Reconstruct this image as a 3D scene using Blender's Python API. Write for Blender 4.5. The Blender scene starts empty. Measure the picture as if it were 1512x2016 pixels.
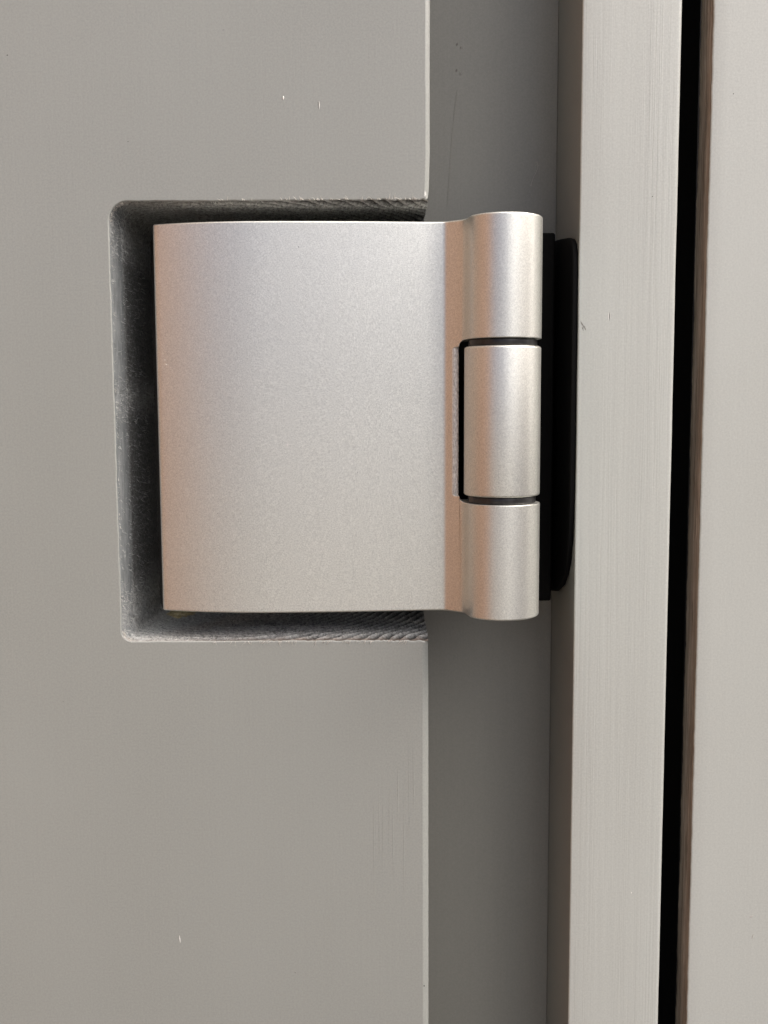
import bpy, bmesh, math, random
from mathutils import Vector, Matrix, noise
random.seed(7)
S = 0.001                                   # everything below is written in millimetres
sc = bpy.context.scene
COL = sc.collection

# ------------------------------------------------------------------ camera
cam = bpy.data.cameras.new('camera'); camo = bpy.data.objects.new('camera', cam); COL.objects.link(camo)
cam.sensor_fit = 'VERTICAL'; cam.sensor_height = 24.0; cam.lens = 24.0 * 2077 / 2016
cam.clip_start = 0.01; cam.clip_end = 500.0
p = math.radians(5.992); s = math.sin(math.radians(0.272)); c = math.sqrt(1 - s * s)
Rv = Vector((1, 0, 0)); Fv = Vector((0, math.cos(p), -math.sin(p))); Uv = Vector((0, math.sin(p), math.cos(p)))
r_ = c * Rv - s * Uv; u_ = s * Rv + c * Uv
m = Matrix((r_, u_, -Fv)).transposed().to_4x4(); m.translation = Vector((0, -208 * S, 0))
camo.matrix_world = m
cam.dof.use_dof = True; cam.dof.focus_distance = 0.204; cam.dof.aperture_fstop = 22
sc.camera = camo

# ------------------------------------------------------------------ sky, sun, exposure
SUN_AZ, SUN_EL = 80.0, 46.0                 # degrees to the right of straight behind the camera, above the horizon
w = bpy.data.worlds.new('World'); sc.world = w; w.use_nodes = True
nt = w.node_tree; bg = nt.nodes['Background']
sky = nt.nodes.new('ShaderNodeTexSky'); sky.sky_type = 'NISHITA'; sky.sun_disc = False
sky.sun_elevation = math.radians(SUN_EL); sky.sun_rotation = math.radians(180 - SUN_AZ)
sky.air_density = 0.2; sky.dust_density = 4.5; sky.ozone_density = 0.6
nt.links.new(sky.outputs[0], bg.inputs[0]); bg.inputs[1].default_value = 0.15
sun = bpy.data.lights.new('sun', 'SUN'); sun.energy = 1.8; sun.angle = math.radians(120); sun.color = (1.0, 0.95, 0.88)
suno = bpy.data.objects.new('sun', sun); COL.objects.link(suno)
az, el = math.radians(SUN_AZ), math.radians(SUN_EL)
tosun = Vector((math.sin(az) * math.cos(el), -math.cos(az) * math.cos(el), math.sin(el)))
suno.rotation_euler = tosun.to_track_quat('Z', 'Y').to_euler()
sc.view_settings.view_transform = 'Standard'; sc.view_settings.look = 'None'
sc.view_settings.exposure = 1.36; sc.view_settings.gamma = 1.0

# ------------------------------------------------------------------ helpers
def link(name, me, mat=None, parent=None, smooth=False):
    o = bpy.data.objects.new(name, me); COL.objects.link(o)
    if mat: me.materials.append(mat)
    if parent: o.parent = parent
    if smooth:
        for f in me.polygons: f.use_smooth = True
    return o
def mesh(name, verts, faces, mat=None, parent=None, smooth=False):
    me = bpy.data.meshes.new(name); me.from_pydata([(x * S, y * S, z * S) for x, y, z in verts], [], faces); me.update()
    return link(name, me, mat, parent, smooth)
def thing(name, label, cat, loc=(0, 0, 0)):
    o = bpy.data.objects.new(name, None); COL.objects.link(o)
    o.empty_display_size = 0.01
    o['label'] = label; o['category'] = cat
    return o
def tag(o, label, cat): o['label'] = label; o['category'] = cat; return o
def N3(x, y, z): return noise.noise(Vector((x, y, z)))
def sharp(o, deg=30):
    o.data.set_sharp_from_angle(angle=math.radians(deg))

class G:                                     # small node helper
    def __init__(s, name):
        s.m = bpy.data.materials.new(name); s.m.use_nodes = True; s.t = s.m.node_tree
        s.b = s.t.nodes['Principled BSDF']; s.x = s.t.nodes.new('ShaderNodeTexCoord').outputs['Object']
    def n(s, typ, **kw):
        q = s.t.nodes.new(typ)
        for k, v in kw.items():
            if k in q.inputs.keys(): s.put(q.inputs[k], v)
            else: setattr(q, k, v)
        return q
    def put(s, inp, v):
        if isinstance(v, bpy.types.NodeSocket): s.t.links.new(v, inp)
        else: inp.default_value = v
    def map(s, scale, rot=(0, 0, 0)):
        q = s.t.nodes.new('ShaderNodeMapping'); s.t.links.new(s.x, q.inputs[0])
        q.inputs['Scale'].default_value = [k / S for k in scale]; q.inputs['Rotation'].default_value = rot
        return q.outputs[0]
    def noise(s, scale, detail=3, rough=.5, dist=0):
        q = s.t.nodes.new('ShaderNodeTexNoise'); s.t.links.new(s.map(scale), q.inputs['Vector'])
        q.inputs['Scale'].default_value = 1; q.inputs['Detail'].default_value = detail
        q.inputs['Roughness'].default_value = rough; q.inputs['Distortion'].default_value = dist
        return q.outputs['Fac']
    def ramp(s, f, stops):
        q = s.t.nodes.new('ShaderNodeValToRGB'); s.t.links.new(f, q.inputs[0]); e = q.color_ramp.elements
        while len(e) < len(stops): e.new(.5)
        for k, (pos, col) in zip(e, stops):
            k.position = pos; k.color = (*col, 1) if isinstance(col, tuple) else (col, col, col, 1)
        return q.outputs[0]
    def math(s, op, a, b=0.0, c_=None):
        q = s.t.nodes.new('ShaderNodeMath'); q.operation = op; s.put(q.inputs[0], a); s.put(q.inputs[1], b)
        if c_ is not None: s.put(q.inputs[2], c_)
        return q.outputs[0]
    def mix(s, f, a, b):
        q = s.t.nodes.new('ShaderNodeMix'); q.data_type = 'RGBA'; s.put(q.inputs[0], f)
        s.put(q.inputs[6], (*a, 1) if isinstance(a, tuple) else a); s.put(q.inputs[7], (*b, 1) if isinstance(b, tuple) else b)
        return q.outputs[2]
    def bump(s, h, dist, strength=1.0, prev=None):
        q = s.t.nodes.new('ShaderNodeBump'); s.put(q.inputs['Height'], h)
        q.inputs['Distance'].default_value = dist * S; q.inputs['Strength'].default_value = strength
        if prev is not None: s.t.links.new(prev, q.inputs['Normal'])
        return q.outputs[0]
    def out(s, col=None, rough=None, metal=0, nor=None, **kw):
        if col is not None: s.put(s.b.inputs['Base Color'], (*col, 1) if isinstance(col, tuple) else col)
        if rough is not None: s.put(s.b.inputs['Roughness'], rough)
        s.b.inputs['Metallic'].default_value = metal
        if nor is not None: s.t.links.new(nor, s.b.inputs['Normal'])
        for k, v in kw.items(): s.put(s.b.inputs[k.replace('_', ' ')], v)
        return s.m

# ------------------------------------------------------------------ materials
def paint(name, base, grain_amt, streak, rough=.34, bumpmul=1.0):
    g = G(name)
    cloud = g.noise((.025, .025, .018), 3, .5)
    grain = g.noise((1.5, 1.5, .022), 4, .6, .3)
    speck = g.noise((2.6, 2.6, 2.6), 2, .6)
    col = g.mix(g.ramp(cloud, [(.3, 0.0), (.7, 1.0)]), tuple(k * .965 for k in base), tuple(k * 1.035 for k in (base[0] * .995, base[1], base[2] * 1.005)))
    col = g.mix(g.ramp(speck, [(.35, 0.0), (.65, 1.0)]), col, g.mix(.5, col, tuple(k * 1.22 for k in base)))
    gr = g.ramp(grain, [(.42, 0.0), (.56, 1.0)])
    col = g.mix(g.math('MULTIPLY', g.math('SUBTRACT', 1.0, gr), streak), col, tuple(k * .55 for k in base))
    patch = g.ramp(g.noise((.16, .16, .012), 2, .5), [(.38, .15), (.62, 1.0)])
    nor = g.bump(g.math('MULTIPLY', gr, patch), .034 * grain_amt * bumpmul, 1)
    nor = g.bump(g.noise((1.3, 1.3, .9), 3, .55), .018 * bumpmul, 1, nor)
    r = g.math('MULTIPLY_ADD', cloud, .12, rough - .06)
    return g.out(col, r, 0, nor, Specular_IOR_Level=.5, Coat_Weight=.2, Coat_Roughness=.2)
M_door = paint('door_paint', (.298, .310, .286), .12, .015)
M_frame = paint('frame_paint', (.462, .482, .446), .6, .045)
M_panel = paint('panel_paint', (.472, .492, .456), .1, .015)
M_frame_shaded = paint('shaded_frame_paint', (.220, .217, .190), .25, .03, .5)  # frame paint darkened, the rebate's shade put into the colour

def metal():
    g = G('silver_coating')
    a = g.noise((3.3, 3.3, 3.3), 3, .65); b = g.noise((6.5, 6.5, 6.5), 2, .6); big = g.noise((.05, .05, .05), 2)
    v = g.math('ADD', g.math('MULTIPLY', a, .55), g.math('MULTIPLY', b, .45))
    col = g.ramp(v, [(.36, (.61, .622, .578)), (.5, (.738, .750, .695)), (.63, (.875, .885, .825))])
    nor = g.bump(a, .016, 1); nor = g.bump(b, .007, 1, nor)
    r = g.math('MULTIPLY_ADD', big, .06, .37)
    return g.out(col, r, .88, nor)
M_metal = metal()
g = G('cut_metal'); M_cut = g.out(g.ramp(g.noise((3, 3, 1.2), 3, .7), [(.35, (.42, .40, .37)), (.65, (.82, .80, .76))]), .55, .25, g.bump(g.noise((4, 4, 2), 3, .7), .08))
g = G('black_plastic'); M_plastic = g.out(g.ramp(g.noise((1.2, 1.2, .4), 3, .6), [(.3, .012), (.7, .03)]), .32, 0, g.bump(g.noise((1.5, 1.5, 1.5), 3, .6), .03))
g = G('black_metal_shade'); M_black = g.out((.003, .003, .003), .7, 0, g.bump(g.noise((3, 3, 3), 2), .01), Specular_IOR_Level=.12)
g = G('dark_gap_sheet'); M_dark = g.out((.003, .003, .003), .9, Specular_IOR_Level=.1)

def lining():                                # bare wood soaked with dark grey primer, smoother paint along the lip; left wall's lit band and shade put into colour
    g = G('primed_cut_wood')
    at = g.t.nodes.new('ShaderNodeAttribute'); at.attribute_name = 'lit_coat'
    sep = g.t.nodes.new('ShaderNodeSeparateColor'); g.t.links.new(at.outputs['Color'], sep.inputs[0])
    fz = g.noise((1.6, 1.6, 1.6), 4, .7, .6); fi = g.noise((3.5, 3.5, 3.5), 3, .7)
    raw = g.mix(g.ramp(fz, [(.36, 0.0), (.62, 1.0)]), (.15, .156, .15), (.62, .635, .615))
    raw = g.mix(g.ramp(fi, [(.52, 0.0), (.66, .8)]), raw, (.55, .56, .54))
    raw = g.mix(at.outputs['Alpha'], raw, g.mix(.66, raw, (.012, .014, .015)))  # left wall behind the lip darkened, its shade put into the colour
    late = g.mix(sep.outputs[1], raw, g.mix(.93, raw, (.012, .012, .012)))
    lit_coat = g.mix(g.ramp(g.noise((.9, .9, .25), 3, .6), [(.3, 0.0), (.7, 1.0)]), (.16, .178, .18), (.29, .31, .312))
    col = g.mix(sep.outputs[0], late, lit_coat)
    tan = g.mix(fi, (.10, .07, .05), (.26, .20, .155))
    col = g.mix(sep.outputs[2], col, tan)
    nor = g.bump(fz, .22, .9); nor = g.bump(fi, .1, .8, nor)
    return g.out(col, g.math('MULTIPLY_ADD', sep.outputs[0], -.4, .85), 0, nor)
M_lining = lining()
def rawwood():
    g = G('raw_brown_wood')
    gr = g.noise((1.2, 1.2, .05), 4, .65, .5)
    col = g.ramp(gr, [(.35, (.16, .122, .09)), (.5, (.30, .24, .185)), (.66, (.45, .37, .30))])
    return g.out(col, .8, 0, g.bump(gr, .15))
M_raw = rawwood()
g = G('fibre'); M_fib = g.out(g.ramp(g.noise((.7, .7, .7), 1), [(.35, (.25, .26, .255)), (.65, (.66, .67, .65))]), .6)
g = G('paint_tuft'); M_tuft = g.out((.62, .60, .55), .4)
g = G('resin'); M_resin = g.out(g.ramp(g.noise((1.5, 1.5, 1.5), 3, .6), [(.35, (.35, .29, .14)), (.65, (.62, .54, .32))]), .35)

# ================================================================== door leaf
TH = 32.0                                    # how deep the notch goes
ZT, ZB, XL, XE = 38.45, -47.72, -52.75, 9.0
RT, RB = 3.6, 2.2
def notch_path():
    """outline of the notch opening (edge of the leaf -> top -> left -> bottom -> edge) with unit normals into the wood"""
    P = []
    st = .22
    def line(a, b, n):
        L = math.hypot(b[0] - a[0], b[1] - a[1]); k = max(1, int(L / st))
        for i in range(k): t = i / k; P.append((a[0] + (b[0] - a[0]) * t, a[1] + (b[1] - a[1]) * t, n[0], n[1]))
    def arc(cx, cz, r, a0, a1):
        k = max(6, int(abs(a1 - a0) * r / st))
        for i in range(k):
            t = a0 + (a1 - a0) * i / k; P.append((cx + r * math.cos(t), cz + r * math.sin(t), math.cos(t), math.sin(t)))
    line((XE - .25, ZT), (XL + RT, ZT), (0, 1)); arc(XL + RT, ZT - RT, RT, math.pi / 2, math.pi)
    line((XL, ZT - RT), (XL, ZB + RB), (-1, 0)); arc(XL + RB, ZB + RB, RB, math.pi, 1.5 * math.pi)
    line((XL + RB, ZB), (XE - .25, ZB), (0, -1)); P.append((XE - .25, ZB, 0, -1))
    return P
NP = notch_path()
def ring(x, y):                              # growth rings on the end grain, centred inside the board
    R = math.hypot(x + 32, y - 33) + .9 * N3(x * .09, y * .12, 3) + .18 * N3(x * .9, y * .9, 8)
    t = (R / 1.9) % 1.0
    return t
def jag(i, x, z, nx, nz):                    # unevenness of the lip, away from the opening
    v = .10 * N3(x * .35, z * .35, 2) + .05 * N3(x * 1.4, z * 1.4, 5)
    if abs(nz) > .9:
        amp = min(1, max(0, (x + 45) / 45)) if nz > 0 else min(1, max(0.15, (x + 40) / 40))
        v += amp * .30 * max(0, N3(x * .55, 9, z * .2) ) + amp * .16 * N3(x * 2.1, 4, z)
    return v
LIP = .24
def rounded(k, n, r):                        # arc from face to wall: (offset into wood, depth)
    a = math.pi / 2 * k / n; t = k / n           # between a round-over and a flat chamfer
    return r * (.35 * (1 - math.sin(a)) + .65 * (1 - t)), r * (.35 * (1 - math.cos(a)) + .65 * t) * .8

door = thing('door', 'grey painted wooden door leaf with a rectangular notch cut around the silver hinge', 'door')
# painted front board: one flat face with rounded lips
XFAR, ZUP, ZDN = -410.0, 190.0, -260.0
ER = 1.15                                    # rounding of the outer right edge
def wob(z): return .05 * N3(0, 3, z * .03) + .02 * N3(1, 7, z * .3)
path = []                                    # (x, z, nx, nz, radius) from top to bottom
k = 160
for i in range(k):
    z = ZUP + (ZT + .9 - ZUP) * i / k
    path.append((XE + .12 + wob(z) - (.25 if z < ZT + 8 else 0) * (1 - (z - ZT) / 8), z, -1, 0, ER * (.75 if z < 60 else .8)))
for t in range(5):
    a = math.pi / 2 * t / 4; path.append((XE - .35 - .5 * (1 - math.cos(a)) + .1, ZT + .55 - .45 * math.sin(a), -math.cos(a), math.sin(a), .6 + .3 * (4 - t) / 4 * .5))
for i, (x, z, nx, nz) in enumerate(NP[2:-2]):
    j = jag(i, x, z, nx, nz); path.append((x + nx * j, z + nz * j, nx, nz, LIP))
for t in range(5):
    a = math.pi / 2 * t / 4; path.append((XE - .75 + .35 * math.sin(a), ZB - .1 - .5 * (1 - math.cos(a)), -math.sin(a), -math.cos(a), .55 + .4 * t / 4))
for i in range(k + 1):
    z = ZB - .9 + (ZDN - ZB + .9) * i / k
    d = ZB - z
    path.append((XE - .3 + min(.12, .12 * d / 8) + wob(z), z, -1, 0, 1.25 if d > 3 else .95 + .1 * d))
V, F_ = [], []; NR = 7
for (x, z, nx, nz, rr) in path:
    for q in range(NR):
        o_, d_ = rounded(q, NR - 1, rr)
        V.append((x + nx * o_, d_, z + nz * o_))
n = len(path)
for i in range(n - 1):
    for q in range(NR - 1):
        a = i * NR + q; F_.append((a, a + 1, a + NR + 1, a + NR))
c0 = len(V); V += [(XFAR, 0, ZDN), (XFAR, 0, ZUP)]
face = [i * NR for i in range(n)] + [c0, c0 + 1]
F_.append(tuple(face))
board = mesh('board', V, F_, M_door, door, True)
board.data.polygons[len(F_) - 1].use_smooth = False
# right-hand edge faces of the leaf, above and below the notch
def slab(name, pts, mat, parent): return mesh(name, pts[0], pts[1], mat, parent)
EV, EF = [], []
for (za, zb, xe) in ((ZUP, ZT + .4, XE - .22), (ZB - .6, ZDN, XE - .42)):
    b0 = len(EV)
    EV += [(xe, .85, za), (xe, 40, za), (xe, 40, zb), (xe, .85, zb)]
    EF.append((b0, b0 + 1, b0 + 2, b0 + 3))
mesh('leaf_edge', EV, EF, M_door, door)

# notch lining: fine displaced grid
depths = [LIP * .79]; d = LIP * .8
while d < TH: d += .22 if d < 3 else (.35 if d < 12 else .55); depths.append(min(d, TH))
V, F_, C = [], [], []
for i, (x, z, nx, nz) in enumerate(NP):
    j0 = jag(i, x, z, nx, nz)
    for d in depths:
        side = abs(nx)                       # 1 on the left wall, 0 on top and bottom
        fuzz = .11 * N3(x * 1.7 + 3, d * 1.7, z * 1.7) + .10 * N3(x * 3.6, d * 3.6, z * 3.6)
        corner = max(0, 1 - abs(z - (ZT - 5)) / 7) if x < -44 else 0
        corner = max(corner, max(0, 1 - abs(z - (ZB + 4)) / 9) if x < -42 else 0, .55 * max(0, 1 - abs(z - 1) / 5) if x < -50 else 0)
        lit_coat = 0; rg = 0; tan = 0
        ws = min(1, max(0, (side - .25) / .65)); ws = ws * ws * (3 - 2 * ws)
        ed = 6.6 + .5 * N3(1, 2, z * .12) + .25 * N3(3, 2, z * .8)
        lit_coatL = 1 / (1 + math.exp((d - ed) / .28))  # pale front band stands for light passing over the hinge leaf
        offL = -.75 * min(1, max(0, d - LIP) / 6.4)              # the lip flares open towards the front
        offL -= .22 * min(1, max(0, d - ed) / .5)
        offL += fuzz * ((.15 + .5 * corner) if d < ed else .8)
        lit_coatL *= 1 - .55 * corner * (0.5 + .5 * N3(x, d * 2, z * 2))
        t = ring(x, d); ridge = math.exp(-((t - .5) / .20) ** 2)
        w_ = min(1, max(0.0, (x + 42) / 26))
        offT = -(.12 + .72 * w_) * (ridge - .35) * min(1, d / 2.2)
        offT += fuzz * 1.0 - .25 * min(1, d / 3)
        off = offL * ws + offT * (1 - ws); lit_coat = lit_coatL * ws
        rg = (1 - ridge) * (.25 + .75 * w_) * (1 - ws)
        tan = (1 - ws) * (.8 if nz < 0 else 0) * math.exp(-(d / (1.3 + .9 * N3(x * .5, 1, 1))) ** 2) * (.35 + .65 * w_)
        off = j0 * max(0, 1 - d / 3) + off * min(1, (d - LIP * .79) / .4)
        V.append((x + nx * off, d, z + nz * off)); C.append((lit_coat, rg, tan, ws * (1 - min(1, corner * 1.1))))
nd = len(depths)
for i in range(len(NP) - 1):
    for q in range(nd - 1):
        a = i * nd + q; F_.append((a, a + 1, a + nd + 1, a + nd))
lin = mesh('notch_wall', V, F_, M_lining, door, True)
ca = lin.data.color_attributes.new('lit_coat', 'FLOAT_COLOR', 'POINT')
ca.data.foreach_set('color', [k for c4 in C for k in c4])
lin['label'] = 'rough dark grey cut wood with growth rings showing'
# back of the notch, with a faint routed ridge close behind the hinge
V, F_ = [], []
nx_, nz_ = 90, 120
for a in range(nx_ + 1):
    for b in range(nz_ + 1):
        x = XL - .3 + (XE - XL) * a / nx_; z = ZB - .8 + (ZT - ZB + 1.6) * b / nz_
        V.append((x, TH - .05 + .35 * N3(x * .6, 0, z * .6), z))
for a in range(nx_):
    for b in range(nz_):
        q = a * (nz_ + 1) + b; F_.append((q, q + 1, q + nz_ + 2, q + nz_ + 1))
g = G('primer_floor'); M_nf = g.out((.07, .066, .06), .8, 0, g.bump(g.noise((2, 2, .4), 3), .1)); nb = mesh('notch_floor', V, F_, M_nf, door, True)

# fibres raised by the router
def tufts(name, items, mat, parent, label=None):
    V, F_ = [], []
    for (o, dr, sd, L, wd, curl) in items:
        b = len(V); pts = []
        for k in range(4):
            t = k / 3; q = o + dr * (L * t) + curl * (L * t * t); h = wd * (1 - t * .85) * .5
            V.append(tuple(q - sd * h)); V.append(tuple(q + sd * h)); V.append(tuple(q + dr.cross(sd) * h * 1.2))
        for k in range(3):
            for (u, v) in ((0, 1), (1, 2), (2, 0)):
                F_.append((b + 3 * k + u, b + 3 * k + v, b + 3 * k + 3 + v, b + 3 * k + 3 + u))
    o = mesh(name, V, F_, mat, parent, True); o['kind'] = 'stuff'
    if label: o['label'] = label
    return o
rnd = random.Random(11)
items = []
import bisect
for _ in range(15000):
    i = rnd.randrange(len(NP)); x, z, nx, nz = NP[i]
    d = .6 + rnd.random() ** 1.3 * 24
    nW = Vector((-nx, 0, -nz))
    left = abs(nx) > .6
    cl = N3(x * .25, d * .25, z * .25)
    cor = (x < -44 and (z > 28 or z < -38)) or (left and abs(z) < 4)
    if left and d < 6.4 and not cor and rnd.random() < .86: continue
    if not left and (cl < .05 or x > -30): continue
    o = Vector((x, d, z)) - nW * .1
    if left and True: o += nW * (.75 * min(1, d / 6.4))
    elif not left: o += nW * .1
    dr = (nW * (.5 + rnd.random() * .5) + Vector((.0, -.5 + rnd.gauss(0, .45), -.5 + rnd.gauss(0, .4)) if left else (rnd.gauss(.2, .5), -.3 + rnd.gauss(0, .4), 0))).normalized()
    sd = dr.cross(Vector((rnd.gauss(0, 1), rnd.gauss(0, 1), rnd.gauss(0, 1)))).normalized()
    L = rnd.uniform(.25, .85) * (1.5 if cor and rnd.random() < .3 else 1)
    items.append((o, dr, sd, L, rnd.uniform(.08, .16), Vector((rnd.gauss(0, .4), rnd.gauss(0, .4), rnd.gauss(0, .4)))))
tufts('wood_fibre', items, M_fib, door, 'fine raised wood fibres inside the notch')
items = []
for c_, zz, nz in [(-30.5, ZT, 1), (-26.2, ZT, 1), (-18.4, ZT, 1), (-15.6, ZT, 1), (-12.2, ZT, 1), (-9.6, ZT, 1), (-6.8, ZT, 1), (-3.5, ZT, 1), (-.5, ZT, 1), (1.6, ZT, 1), (3.8, ZT, 1), (5.9, ZT, 1), (7.2, ZT, 1)] + [(-33 + 3.1 * k + rnd.uniform(-1, 1), ZB, -1) for k in range(13)]:
    for _ in range(rnd.randrange(3, 8)):
        x = c_ + rnd.gauss(0, .55); o = Vector((x, .05, zz + nz * .12))
        dr = Vector((rnd.gauss(-.35, .35) * 1.0, -.25 - rnd.random() * .5, nz * (.2 + rnd.random() * .9))).normalized()
        sd = dr.cross(Vector((0, 1, .3))).normalized()
        items.append((o, dr, sd, rnd.uniform(.3, .95), rnd.uniform(.09, .18), Vector((rnd.gauss(0, .4), 0, rnd.gauss(0, .3)))))
for _ in range(260):                         # crumbs of paint on the left lip and both corners
    if rnd.random() < .75:
        t = rnd.choice([0, 1]); a = rnd.uniform(.5, 1.0) * math.pi if t == 0 else rnd.uniform(1.0, 1.45) * math.pi
        rr, cz = (RT, ZT - RT) if t == 0 else (RB, ZB + RB)
        o = Vector((XL + rr + (rr - .1) * math.cos(a), rnd.uniform(.1, 1.6), cz + (rr - .1) * math.sin(a)))
    else: o = Vector((XL + .1, rnd.uniform(.2, 1.2), rnd.uniform(ZB, ZT - 3)))
    dr = Vector((.6 + rnd.gauss(0, .3), -.5, rnd.gauss(-.3, .5))).normalized(); sd = dr.cross(Vector((0, 1, .3))).normalized()
    items.append((o, dr, sd, rnd.uniform(.2, .7), rnd.uniform(.06, .14), Vector((0, 0, 0))))
tufts('paint_splinter', items, M_tuft, door, 'pale splinters of paint along the notch lip')
# drop of resin under the hinge's lower left corner
def blob(name, c_, r, mat, parent, seed=0, sub=4):
    bm = bmesh.new(); bmesh.ops.create_icosphere(bm, subdivisions=sub, radius=1)
    for v in bm.verts:
        q = v.co.copy(); k = 1 + .35 * N3(q.x * 2 + seed, q.y * 2, q.z * 2) + .2 * N3(q.x * 5 + seed, q.y * 5, q.z * 5)
        v.co = Vector(((c_[0] + q.x * r[0] * k) * S, (c_[1] + q.y * r[1] * k) * S, (c_[2] + q.z * r[2] * k) * S))
    me = bpy.data.meshes.new(name); bm.to_mesh(me); bm.free()
    return link(name, me, mat, parent, True)
rs = blob('resin_bead', (-45.8, 26.5, -47.3), (3.0, 4.5, .8), M_resin, door, 3); rs['label'] = 'yellowish bead of dried resin'

# small marks in the paint of the leaf: a bright chip, a nick, pin holes
def nick(name, x, z, L, wd, ang, mat, parent, y=-.004, h=.04):
    V = []; F_ = []; n_ = 10
    for k in range(n_ + 1):
        t = k / n_; ww = wd * math.sin(math.pi * min(1, max(.03, t))) * .5; cx = (t - .5) * L
        px = x + math.sin(ang) * cx; pz = z + math.cos(ang) * cx
        ux, uz = math.cos(ang), -math.sin(ang)
        V += [(px - ux * ww, y, pz - uz * ww), (px, y - h * math.sin(math.pi * t), pz), (px + ux * ww, y, pz + uz * ww)]
    for k in range(n_):
        a = 3 * k; F_ += [(a, a + 1, a + 4, a + 3), (a + 1, a + 2, a + 5, a + 4)]
    return mesh(name, V, F_, mat, parent)
g = G('white_chip'); M_chip = g.out((.85, .84, .80), .25)
g = G('dark_speck'); M_speck = g.out((.05, .05, .045), .6)
g = G('paint_ridge'); M_ridge = g.out((.42, .40, .37), .35)
g = G('dull_speck'); M_dull = g.out((.13, .12, .105), .6)
# positions on the leaf (x, z) in mm
nick('paint_chip', -18.80, 57.55, .75, .3, .1, M_chip, door, h=.2)
nick('paint_nick', -12.15, 56.2, 1.7, .12, -.02, M_speck, door, h=.01)
nick('paint_nick', -11.98, 56.2, 1.7, .12, -.02, M_chip, door, h=.06)
nick('paint_nick', -42.7, -110.5, 1.7, .16, -.1, M_chip, door, h=.1)
for (x, z, q) in ((-71.0, 65.6, .25), (-48.6, 49.6, .2), (-18.9, -118.0, .18), (-65, -60, .14), (-30, 70, .14), (7.9, -121.0, .3)):
    nick('pin_hole', x, z, q, q, 0, M_speck, door, h=.01)
# stiff brush ridges by the lower right edge of the leaf
for k in range(9):
    x = -2.5 + k * 1.05 + rnd.uniform(-.3, .3); z = rnd.uniform(-74, -62) - (8 - k) * 1.5; L = rnd.uniform(14, 34)
    nick('brush_ridge', x, z - L / 2, L, .16, rnd.uniform(-.012, .012), M_door, door, h=.03)

# ================================================================== frame (rebate + proud casing strip)
frame = thing('door_frame', 'grey painted timber door frame with a deep rebate and a bright finely grained casing strip', 'door frame')
XS, XR, DEP = 38.0, 56.85, 28.0
def profile_sheet(name, prof, z0, z1, nz__, mat, parent, wobf=None, smooth=True, zpts=None):
    V, F_ = [], []; n_ = len(prof)
    zs = zpts or [z0 + (z1 - z0) * i / nz__ for i in range(nz__ + 1)]
    for i, z in enumerate(zs):
        for (x, y) in prof:
            dx = wobf(x, y, z) if wobf else 0; V.append((x + dx, y, z))
    for i in range(len(zs) - 1):
        for q in range(n_ - 1):
            a = i * n_ + q; F_.append((a, a + 1, a + n_ + 1, a + n_))
    return mesh(name, V, F_, mat, parent, smooth)
def arcp(cx, cy, r, a0, a1, n_=6): return [(cx + r * math.cos(math.radians(a0 + (a1 - a0) * k / n_)), cy + r * math.sin(math.radians(a0 + (a1 - a0) * k / n_))) for k in range(n_ + 1)]
o = profile_sheet('rebate_board', [(-30, DEP + .02), (10, DEP), (22, DEP), (34, DEP), (XS - .6, DEP)] + [(XS - .12, DEP + .06), (XS + .03, DEP + .25)], ZUP, ZDN, 60, M_frame_shaded, frame); sharp(o)
def wS(x, y, z):
    e = 1 if x < XS + 1.2 or x > XR - 1.2 else 0
    return e * (.05 * N3(x * 0, 5, z * .06) + .015 * N3(4, 1, z * .7))
o = profile_sheet('rebate_side', [(XS, DEP + .2), (XS, DEP - 4), (XS, 14), (XS, 5), (XS, .45)], ZUP, ZDN, 400, M_frame_shaded, frame, wS)  # strip's own side face, darkened paint carries its shade
prof = [(XS, .45)] + arcp(XS + .3, .3, .3, 180, 270, 5) + [(XS + 6, 0), (XS + 13, 0)] + arcp(XR - .75, .75, .75, 270, 360, 7) + [(XR, 3), (XR, 12), (XR, 40)]
cs = profile_sheet('casing_strip', prof, ZUP, ZDN, 400, M_frame, frame, wS); sharp(cs, 40)
# nicks on the strip and the smear where its edge was knocked
nick('paint_nick', 44.0, 16.2, 1.8, .13, 0, M_speck, frame, h=.01); nick('paint_nick', 43.85, 16.2, 1.8, .12, 0, M_chip, frame, h=.05)
for dx, dz, L in ((0, 0, 1.1), (.35, -.5, 1.4), (.7, -.9, 1.3), (.25, -1.0, 1.0)):
    nick('scuff', 38.6 + dx, 14.9 + dz, L, .16, -.35, M_dull, frame, h=.01)
nick('paint_chip', 51.9, 38.9, .25, .2, 0, M_speck, frame, h=.01)
nick('paint_chip', 50.6, -101.0, .3, .2, 0, M_chip, frame, h=.08)
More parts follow.
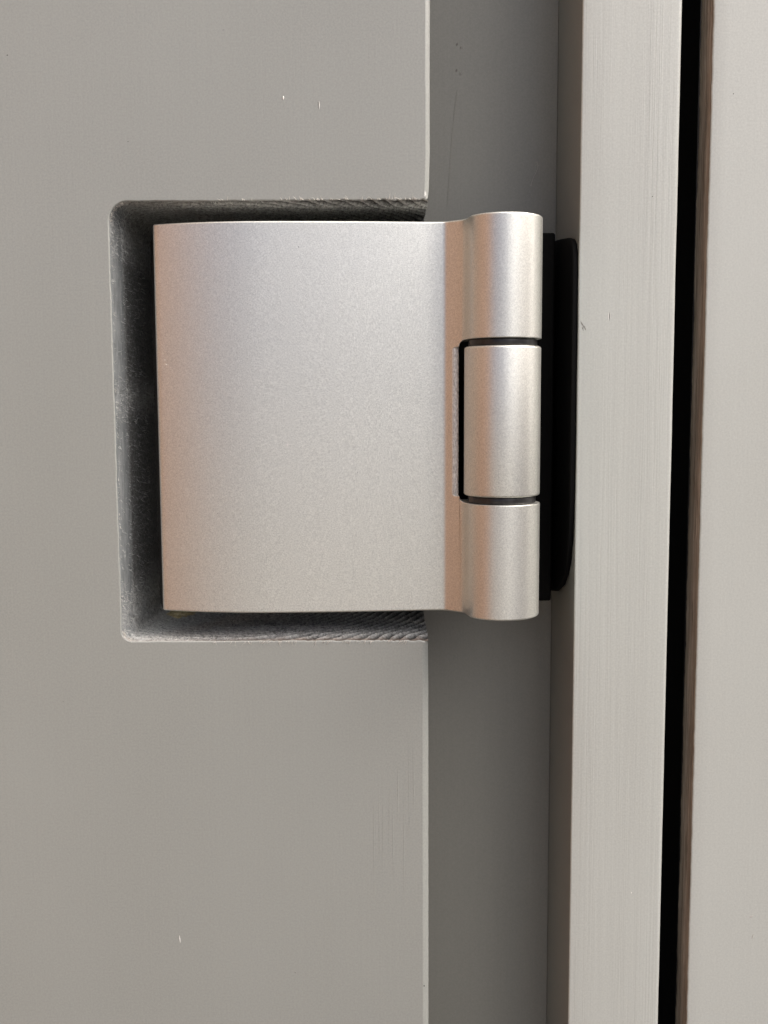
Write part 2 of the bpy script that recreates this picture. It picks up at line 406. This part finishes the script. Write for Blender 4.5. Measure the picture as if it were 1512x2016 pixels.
# specks, a run and a hair on the rebate board
for (x, z, L) in ((17.05, 75.6, .85), (16.95, 70.2, .7)):
    nick('paint_drip', x, z, L, .26, .1, M_ridge, frame, y=DEP - .01, h=.25)
    nick('pin_hole', x - .9, z + .6, .8, .4, .3, M_dull, frame, y=DEP - .01, h=.02)
def wire(name, pts, r, mat, parent):
    cu = bpy.data.curves.new(name, 'CURVE'); cu.dimensions = '3D'; cu.bevel_depth = r * S; cu.bevel_resolution = 2
    sp = cu.splines.new('NURBS'); sp.points.add(len(pts) - 1)
    for q, (x, y, z) in zip(sp.points, pts): q.co = (x * S, y * S, z * S, 1)
    sp.use_endpoint_u = True; sp.order_u = 3
    o = bpy.data.objects.new(name, cu); COL.objects.link(o); cu.materials.append(mat)
    dg = bpy.context.evaluated_depsgraph_get(); me = bpy.data.meshes.new_from_object(o.evaluated_get(dg))
    bpy.data.objects.remove(o)
    o = bpy.data.objects.new(name, me); COL.objects.link(o); o.parent = parent
    for f in me.polygons: f.use_smooth = True
    return o
wire('paint_run', [(16.2, DEP, 66.5), (15.7, DEP, 63), (15.2, DEP, 58), (14.7, DEP, 52), (14.4, DEP, 46), (14.1, DEP, 42)], .07, M_frame_shaded, frame)
hair = wire('hair', [(33.6, DEP - .2, 51.6), (33.9, DEP - .5, 50.4), (33.3, DEP - .6, 49.2), (32.6, DEP - .5, 47.8), (32.3, DEP - .2, 46.4)], .05, M_ridge, None)
tag(hair, 'fine pale hair caught on the recessed board above the hinge', 'hair')

# ================================================================== neighbouring panel on the right, with raw edge
panel = thing('wall_panel', 'pale grey painted board right of the black gap, with a bare brown wooden edge', 'panel')
XP = 62.75
def wP(x, y, z):
    if x > XP + 2: return 0
    return .05 * N3(2, 1, z * .05) + .08 * N3(6, 1, z * .30) + .05 * N3(6, 4, z * 1.2)
prof = arcp(XP + .28, .28, .28, 180, 270, 5) + [(XP + 3, 0), (XP + 40, 0), (XP + 420, 0)]
o = profile_sheet('board', prof, ZUP, ZDN, 700, M_panel, panel, wP); sharp(o, 40)
def wE(x, y, z): return wP(XP, 0, z) + .16 * N3(y * .8, 3, z * .10) * min(1, y / 2) + .10 * N3(y * 2.5, 8, z * .5) * min(1, y)
o = profile_sheet('bare_edge', [(XP, .28), (XP, .7), (XP - .02, 1.2), (XP - .04, 1.8), (XP, 2.5), (XP + .05, 3.2), (XP, 4), (XP, 5), (XP, 6.5), (XP + .05, 7.5), (XP + .2, 8.5), (XP + .5, 9.6), (XP + 1, 10.5), (XP + 2, 11)], ZUP, ZDN, 500, M_raw, panel, wE)
nick('paint_nick', 75.5, -106.2, .9, .3, 1.2, M_ridge, panel, h=.08); nick('paint_nick', 75.9, -110.5, 1.3, .16, .3, M_ridge, panel, h=.06)
nick('paint_chip', 66.9, 57.9, .25, .2, 0, M_speck, panel, h=.01)
# black sheet deep inside the gap
o = profile_sheet('gap_sheet', [(XR + .02, 18.5), (XR + 2, 20.5), (XP - .5, 20.5), (XP + 2.4, 17)], ZUP, ZDN, 60, M_dark, None)
tag(o, 'black recessed sheet closing the gap between casing strip and right panel', 'seal')

# ================================================================== hinge
hinge = thing('door_hinge', 'silver coated door hinge with curved leaf and three part barrel, black washers between', 'hinge')
HT, HB, CX, CY, CR = 34.55, -41.9, 23.0, -2.55, 7.42
def plate_y(x):                              # gently domed front face
    t = (x + 23.5)
    if t < 0: return -1.0 + 3.3 * (t / 21.3) ** 2
    return -1.0 + 1.75 * min(1, t / 33) ** 1.7
front = [(-44.95, plate_y(-44.6) + 1.2), (-44.92, plate_y(-44.6) + .6), (-44.75, plate_y(-44.6) + .22), (-44.4, plate_y(-44.4) + .02)]
x = -43.6
while x < 10.5: front.append((x, plate_y(x))); x += 1.15
# a short flank rises from the plate and runs into the barrel
front = [q for q in front if q[0] < 11.2]
y0 = plate_y(11.9)
front += [(11.55, plate_y(11.55)), (11.95, y0 - .04), (12.3, y0 - .19), (12.65, y0 - .42), (13.05, y0 - .72), (14.15, y0 - 1.52), (15.2, y0 - 2.32), (15.55, y0 - 2.85), (15.75, y0 - 3.3), (15.9, y0 - 3.8), (16.08, y0 - 4.65), (16.28, y0 - 5.55)]
a0 = math.pi + math.acos((CX - 16.6) / CR)
a1 = 2 * math.pi + math.radians(125)
for k in range(0, 31):
    a = a0 + (a1 - a0) * k / 30; front.append((CX + CR * math.cos(a), CY + CR * math.sin(a)))
back = [(CX - 5.5, 4.6), (CX - 9, 4.3), (0, 3.7), (-20, 2.6), (-40.0, 4.0), (-44.75, 4.9)]
outline = front + back
def prism(pts, z0, z1):
    bm = bmesh.new(); n_ = len(pts)
    lo = [bm.verts.new((x * S, y * S, z0 * S)) for x, y in pts]; hi = [bm.verts.new((x * S, y * S, z1 * S)) for x, y in pts]
    bm.faces.new(lo[::-1]); bm.faces.new(hi)
    for i in range(n_): bm.faces.new((lo[i], lo[(i + 1) % n_], hi[(i + 1) % n_], hi[i]))
    bmesh.ops.recalc_face_normals(bm, faces=bm.faces)
    return bm
def bm_obj(bm, name, mat, parent=None):
    me = bpy.data.meshes.new(name); bm.to_mesh(me); bm.free(); return link(name, me, mat, parent)
def apply(o):
    dg = bpy.context.evaluated_depsgraph_get(); me = bpy.data.meshes.new_from_object(o.evaluated_get(dg), depsgraph=dg)
    o.modifiers.clear(); o.data = me; return o
def offset(pts, d):
    n_ = len(pts); out = []
    for i in range(n_):
        p0, p1, p2 = pts[i - 1], pts[i], pts[(i + 1) % n_]
        e1 = Vector((p1[0] - p0[0], p1[1] - p0[1])).normalized(); e2 = Vector((p2[0] - p1[0], p2[1] - p1[1])).normalized()
        n1 = Vector((-e1.y, e1.x)); n2 = Vector((-e2.y, e2.x)); b_ = (n1 + n2)
        if b_.length < 1e-6: b_ = n1
        b_.normalize(); q = d / max(.45, b_.dot(n1)); out.append((p1[0] + b_.x * q, p1[1] + b_.y * q))
    return out
def round_prism(pts, z0, z1, r, n_=5):
    bm = bmesh.new(); rings = []
    lv = [(r * (1 - math.sin(math.pi / 2 * k / n_)), z0 + r * (1 - math.cos(math.pi / 2 * k / n_))) for k in range(n_ + 1)]
    lv += [(r * (1 - math.sin(math.pi / 2 * k / n_)), z1 - r * (1 - math.cos(math.pi / 2 * k / n_))) for k in range(n_, -1, -1)]
    for (d, z) in lv: rings.append([bm.verts.new((x * S, y * S, z * S)) for x, y in offset(pts, d)])
    N_ = len(pts)
    for a, b in zip(rings, rings[1:]):
        for i in range(N_): bm.faces.new((a[i], a[(i + 1) % N_], b[(i + 1) % N_], b[i]))
    bm.faces.new(rings[0][::-1]); bm.faces.new(rings[-1])
    bmesh.ops.recalc_face_normals(bm, faces=bm.faces)
    return bm
leaf = bm_obj(round_prism(outline, HB, HT, .4), 'hinge_leaf', M_metal, hinge)
# cutter: the slot round the middle barrel, rounded corners at its left
SL, ST, SB, SR = 14.75, 11.72, -19.72, 1.1
LX, LT, LB = 13.6, 10.45, -18.7               # where the raw cut edge begins
cp = [(40, SB), (40, ST)]
for k in range(7): a = math.radians(90 + 90 * k / 6); cp.append((SL + SR + SR * math.cos(a), ST - SR + SR * math.sin(a)))
cp += [(SL, LT), (LX + .25, LT - .12), (LX, LT - .5), (LX, LB + .5), (LX + .25, LB + .12), (SL, LB)]
for k in range(7): a = math.radians(180 + 90 * k / 6); cp.append((SL + SR + SR * math.cos(a), SB + SR + SR * math.sin(a)))
bm = bmesh.new(); fr_ = [bm.verts.new((x * S, -30 * S, z * S)) for x, z in cp]; bk = [bm.verts.new((x * S, 30 * S, z * S)) for x, z in cp]
bm.faces.new(fr_); bm.faces.new(bk[::-1]); n_ = len(cp)
for i in range(n_): bm.faces.new((fr_[i], bk[i], bk[(i + 1) % n_], fr_[(i + 1) % n_]))
bmesh.ops.recalc_face_normals(bm, faces=bm.faces)
cut = bm_obj(bm, 'cutter', None)
md = leaf.modifiers.new('b', 'BOOLEAN'); md.object = cut; md.operation = 'DIFFERENCE'; md.solver = 'EXACT'
bpy.context.view_layer.update(); apply(leaf); bpy.data.objects.remove(cut)
md = leaf.modifiers.new('bev', 'BEVEL'); md.width = .16 * S; md.segments = 2; md.limit_method = 'ANGLE'; md.angle_limit = math.radians(50); md.use_clamp_overlap = False
apply(leaf)
for f in leaf.data.polygons: f.use_smooth = True
wn = leaf.modifiers.new('w', 'WEIGHTED_NORMAL'); wn.keep_sharp = True; wn.weight = 80
# middle barrel, turned separately (belongs to the other wing)
def lathe(name, prof, seg, mat, parent, cx=CX, cy=CY):
    V, F_ = [], []; n_ = len(prof)
    for i in range(seg):
        a = 2 * math.pi * i / seg
        for (r, z) in prof: V.append((cx + r * math.cos(a), cy + r * math.sin(a), z))
    for i in range(seg):
        j = (i + 1) % seg
        for q in range(n_ - 1): F_.append((i * n_ + q, j * n_ + q, j * n_ + q + 1, i * n_ + q + 1))
    return mesh(name, V, F_, mat, parent, True)
def barrel_prof(z0, z1, R, r=.5):
    P = [(0, z0), (R - r - .4, z0)] + [(R - r + r * math.sin(math.radians(a)), z0 + r - r * math.cos(math.radians(a))) for a in range(0, 91, 15)]
    P += [(R, (z0 + z1) / 2)] + [(R - r + r * math.cos(math.radians(a)), z1 - r + r * math.sin(math.radians(a))) for a in range(0, 91, 15)] + [(R - r - .4, z1), (0, z1)]
    return P
b = lathe('hinge_barrel', barrel_prof(-18.28, 10.32, 7.36), 96, M_metal, hinge); sharp(b, 60)
for z0, z1 in ((10.30, 11.74), (-19.74, -18.26)):
    wsh = lathe('washer', [(0, z0), (6.3, z0), (6.55, z0 + .15), (6.6, z0 + .3), (6.6, z1 - .3), (6.55, z1 - .15), (6.3, z1), (0, z1)], 40, M_plastic, hinge)
    sharp(wsh, 60)
# bright, slightly ragged saw cut along the left of the slot
def surf_y(x):
    for (p, q) in zip(front, front[1:]):
        if p[0] <= x <= q[0] and q[0] > p[0]: return p[1] + (q[1] - p[1]) * (x - p[0]) / (q[0] - p[0])
    return 0
V, F_ = [], []; nn = 200; y1 = surf_y(LX)
for i in range(nn + 1):
    t = i / nn; z = LT + .02 + (LB - LT - .04) * t
    wv = .06 * N3(1, 1, z * 1.6) + .03 * N3(1, 6, z * 5); h = .04 * N3(2, z * 2.2, 1)
    V += [(LX - .08, y1 + .30, z), (LX - .04, y1 + .05, z), (LX + .25, y1 - .02 + h, z), (LX + .7, y1 + .04 - h, z), (SL - .12 + wv, y1 + .16, z), (SL + wv, y1 + .45, z), (SL, 4.2, z)]
for i in range(nn):
    for q in range(6): a = 7 * i + q; F_.append((a, a + 1, a + 8, a + 7))
lipm = mesh('cut_edge', V, F_, M_cut, hinge, True); lipm['label'] = 'bright raw metal strip along the slot'
# handling marks on the coating
def mark(x, z, L, wd, ang, mat, h=.01): nick('scratch', x, z, L, wd, ang, mat, hinge, y=plate_y(x) - .012, h=h)
g = G('pale_scuff'); M_scuff = g.out((.86, .84, .80), .3, .6)
for (x, z, L, wd, ang) in ((-43.4, 9.4, .6, .07, .2), (-43.0, 8.3, .35, .06, -.4), (-42.7, 7.4, .6, .06, -.7), (-41.9, 6.8, .5, .05, -1.2), (-29.0, 2.6, .3, .2, 0), (-18.9, -8.4, .55, .4, .2), (3.0, 21.0, .3, .16, .3), (-8, -29, .35, .14, .9)):
    mark(x, z, L, wd, ang, M_scuff, .03)
for (x, z, q) in ((-16.2, 29.6, .22), (-5.2, -14.0, .14), (1.5, 5.5, .12), (-33, -22, .13), (-27.5, 17.5, .12)):
    mark(x, z, q, q, 0, M_speck)
# black wing of the hinge in the frame corner, with a plate standing in for shade
def rbox(name, x0, x1, y0, y1, z0, z1, bev, mat, parent, seg=3):
    bm = bmesh.new(); bmesh.ops.create_cube(bm, size=1)
    for v in bm.verts: v.co = Vector(((x0 + x1) / 2 + v.co.x * (x1 - x0), (y0 + y1) / 2 + v.co.y * (y1 - y0), (z0 + z1) / 2 + v.co.z * (z1 - z0))) * S
    bmesh.ops.bevel(bm, geom=bm.edges[:], offset=bev * S, segments=seg, affect='EDGES', profile=.5)
    o = bm_obj(bm, name, mat, parent)
    for f in o.data.polygons: f.use_smooth = True
    return o
rbox('frame_wing_shade', 12.0, 35.6, 14.0, 27.0, -42.6, 34.4, .5, M_black, hinge)
yz = [(27.8, -42.8), (27.8, 34.6), (17, 33.5), (8, 32.4), (4, 31.6), (2.0, 30.4), (1.0, 28.4), (.6, 25), (.6, -20), (1.4, -27), (3.2, -32), (6, -35.6), (10, -38.4), (17, -41)]  # outline follows the shade on the strip's side face
bm = bmesh.new(); A_ = [bm.verts.new((36.85 * S, y * S, z * S)) for y, z in yz]; B_ = [bm.verts.new((37.96 * S, y * S, z * S)) for y, z in yz]
bm.faces.new(A_); bm.faces.new(B_[::-1])
for i in range(len(yz)): bm.faces.new((A_[i], B_[i], B_[(i + 1) % len(yz)], A_[(i + 1) % len(yz)]))
bmesh.ops.recalc_face_normals(bm, faces=bm.faces)
o = bm_obj(bm, 'frame_wing_shade', M_black, hinge)
md = o.modifiers.new('bev', 'BEVEL'); md.width = .35 * S; md.segments = 3; md.limit_method = 'ANGLE'; md.angle_limit = math.radians(50); apply(o)
for f in o.data.polygons: f.use_smooth = True
rbox('barrel_arm', 19.0, 27.5, 3.0, 16.0, -17.8, 9.8, .4, M_black, hinge)

# ================================================================== surroundings out of frame
def quad(name, pts, mat): return mesh(name, pts, [(0, 1, 2, 3)], mat)
g = G('dark_wall'); M_wall = g.out((.03, .03, .03), .9)
o = quad('wall', [(-400, 60, -1200), (900, 60, -1200), (900, 60, 1200), (-400, 60, 1200)], M_wall); tag(o, 'dark wall core behind the frame and panels', 'wall')
g = G('deck'); M_deck = g.out(g.ramp(g.noise((.004, .08, .01), 4), [(.3, (.15, .138, .115)), (.7, (.21, .195, .165))]), .7)
o = quad('ground', [(-40000, -40000, -1200), (40000, -40000, -1200), (40000, 40000, -1200), (-40000, 40000, -1200)], M_deck); o['kind'] = 'structure'
g = G('timber_cladding'); M_side = g.out(g.ramp(g.noise((.05, .05, .003), 4), [(.3, (.18, .09, .046)), (.7, (.275, .145, .078))]), .7)
side = thing('side_wall', 'brown timber clad side wall of the porch left of the door', 'wall')
for k in range(6):
    y0 = -k * 90.0; y1 = y0 - 87
    rb = rbox('cladding_board', -440, -420, y1, y0, -1200, 1200, 2, M_side, side, 1)

g = G('blocker_pale'); M_rc = g.out((.62, .61, .585), .8)
blocker = thing('sky_blocker', 'unseen pale wall added right of the door to block low sky', 'wall')
rbox('blocker_body', 900, 1000, -1500, -60, -1200, 430, 2, M_rc, blocker, 1)  # unseen wall added to keep low bright sky off the barrel
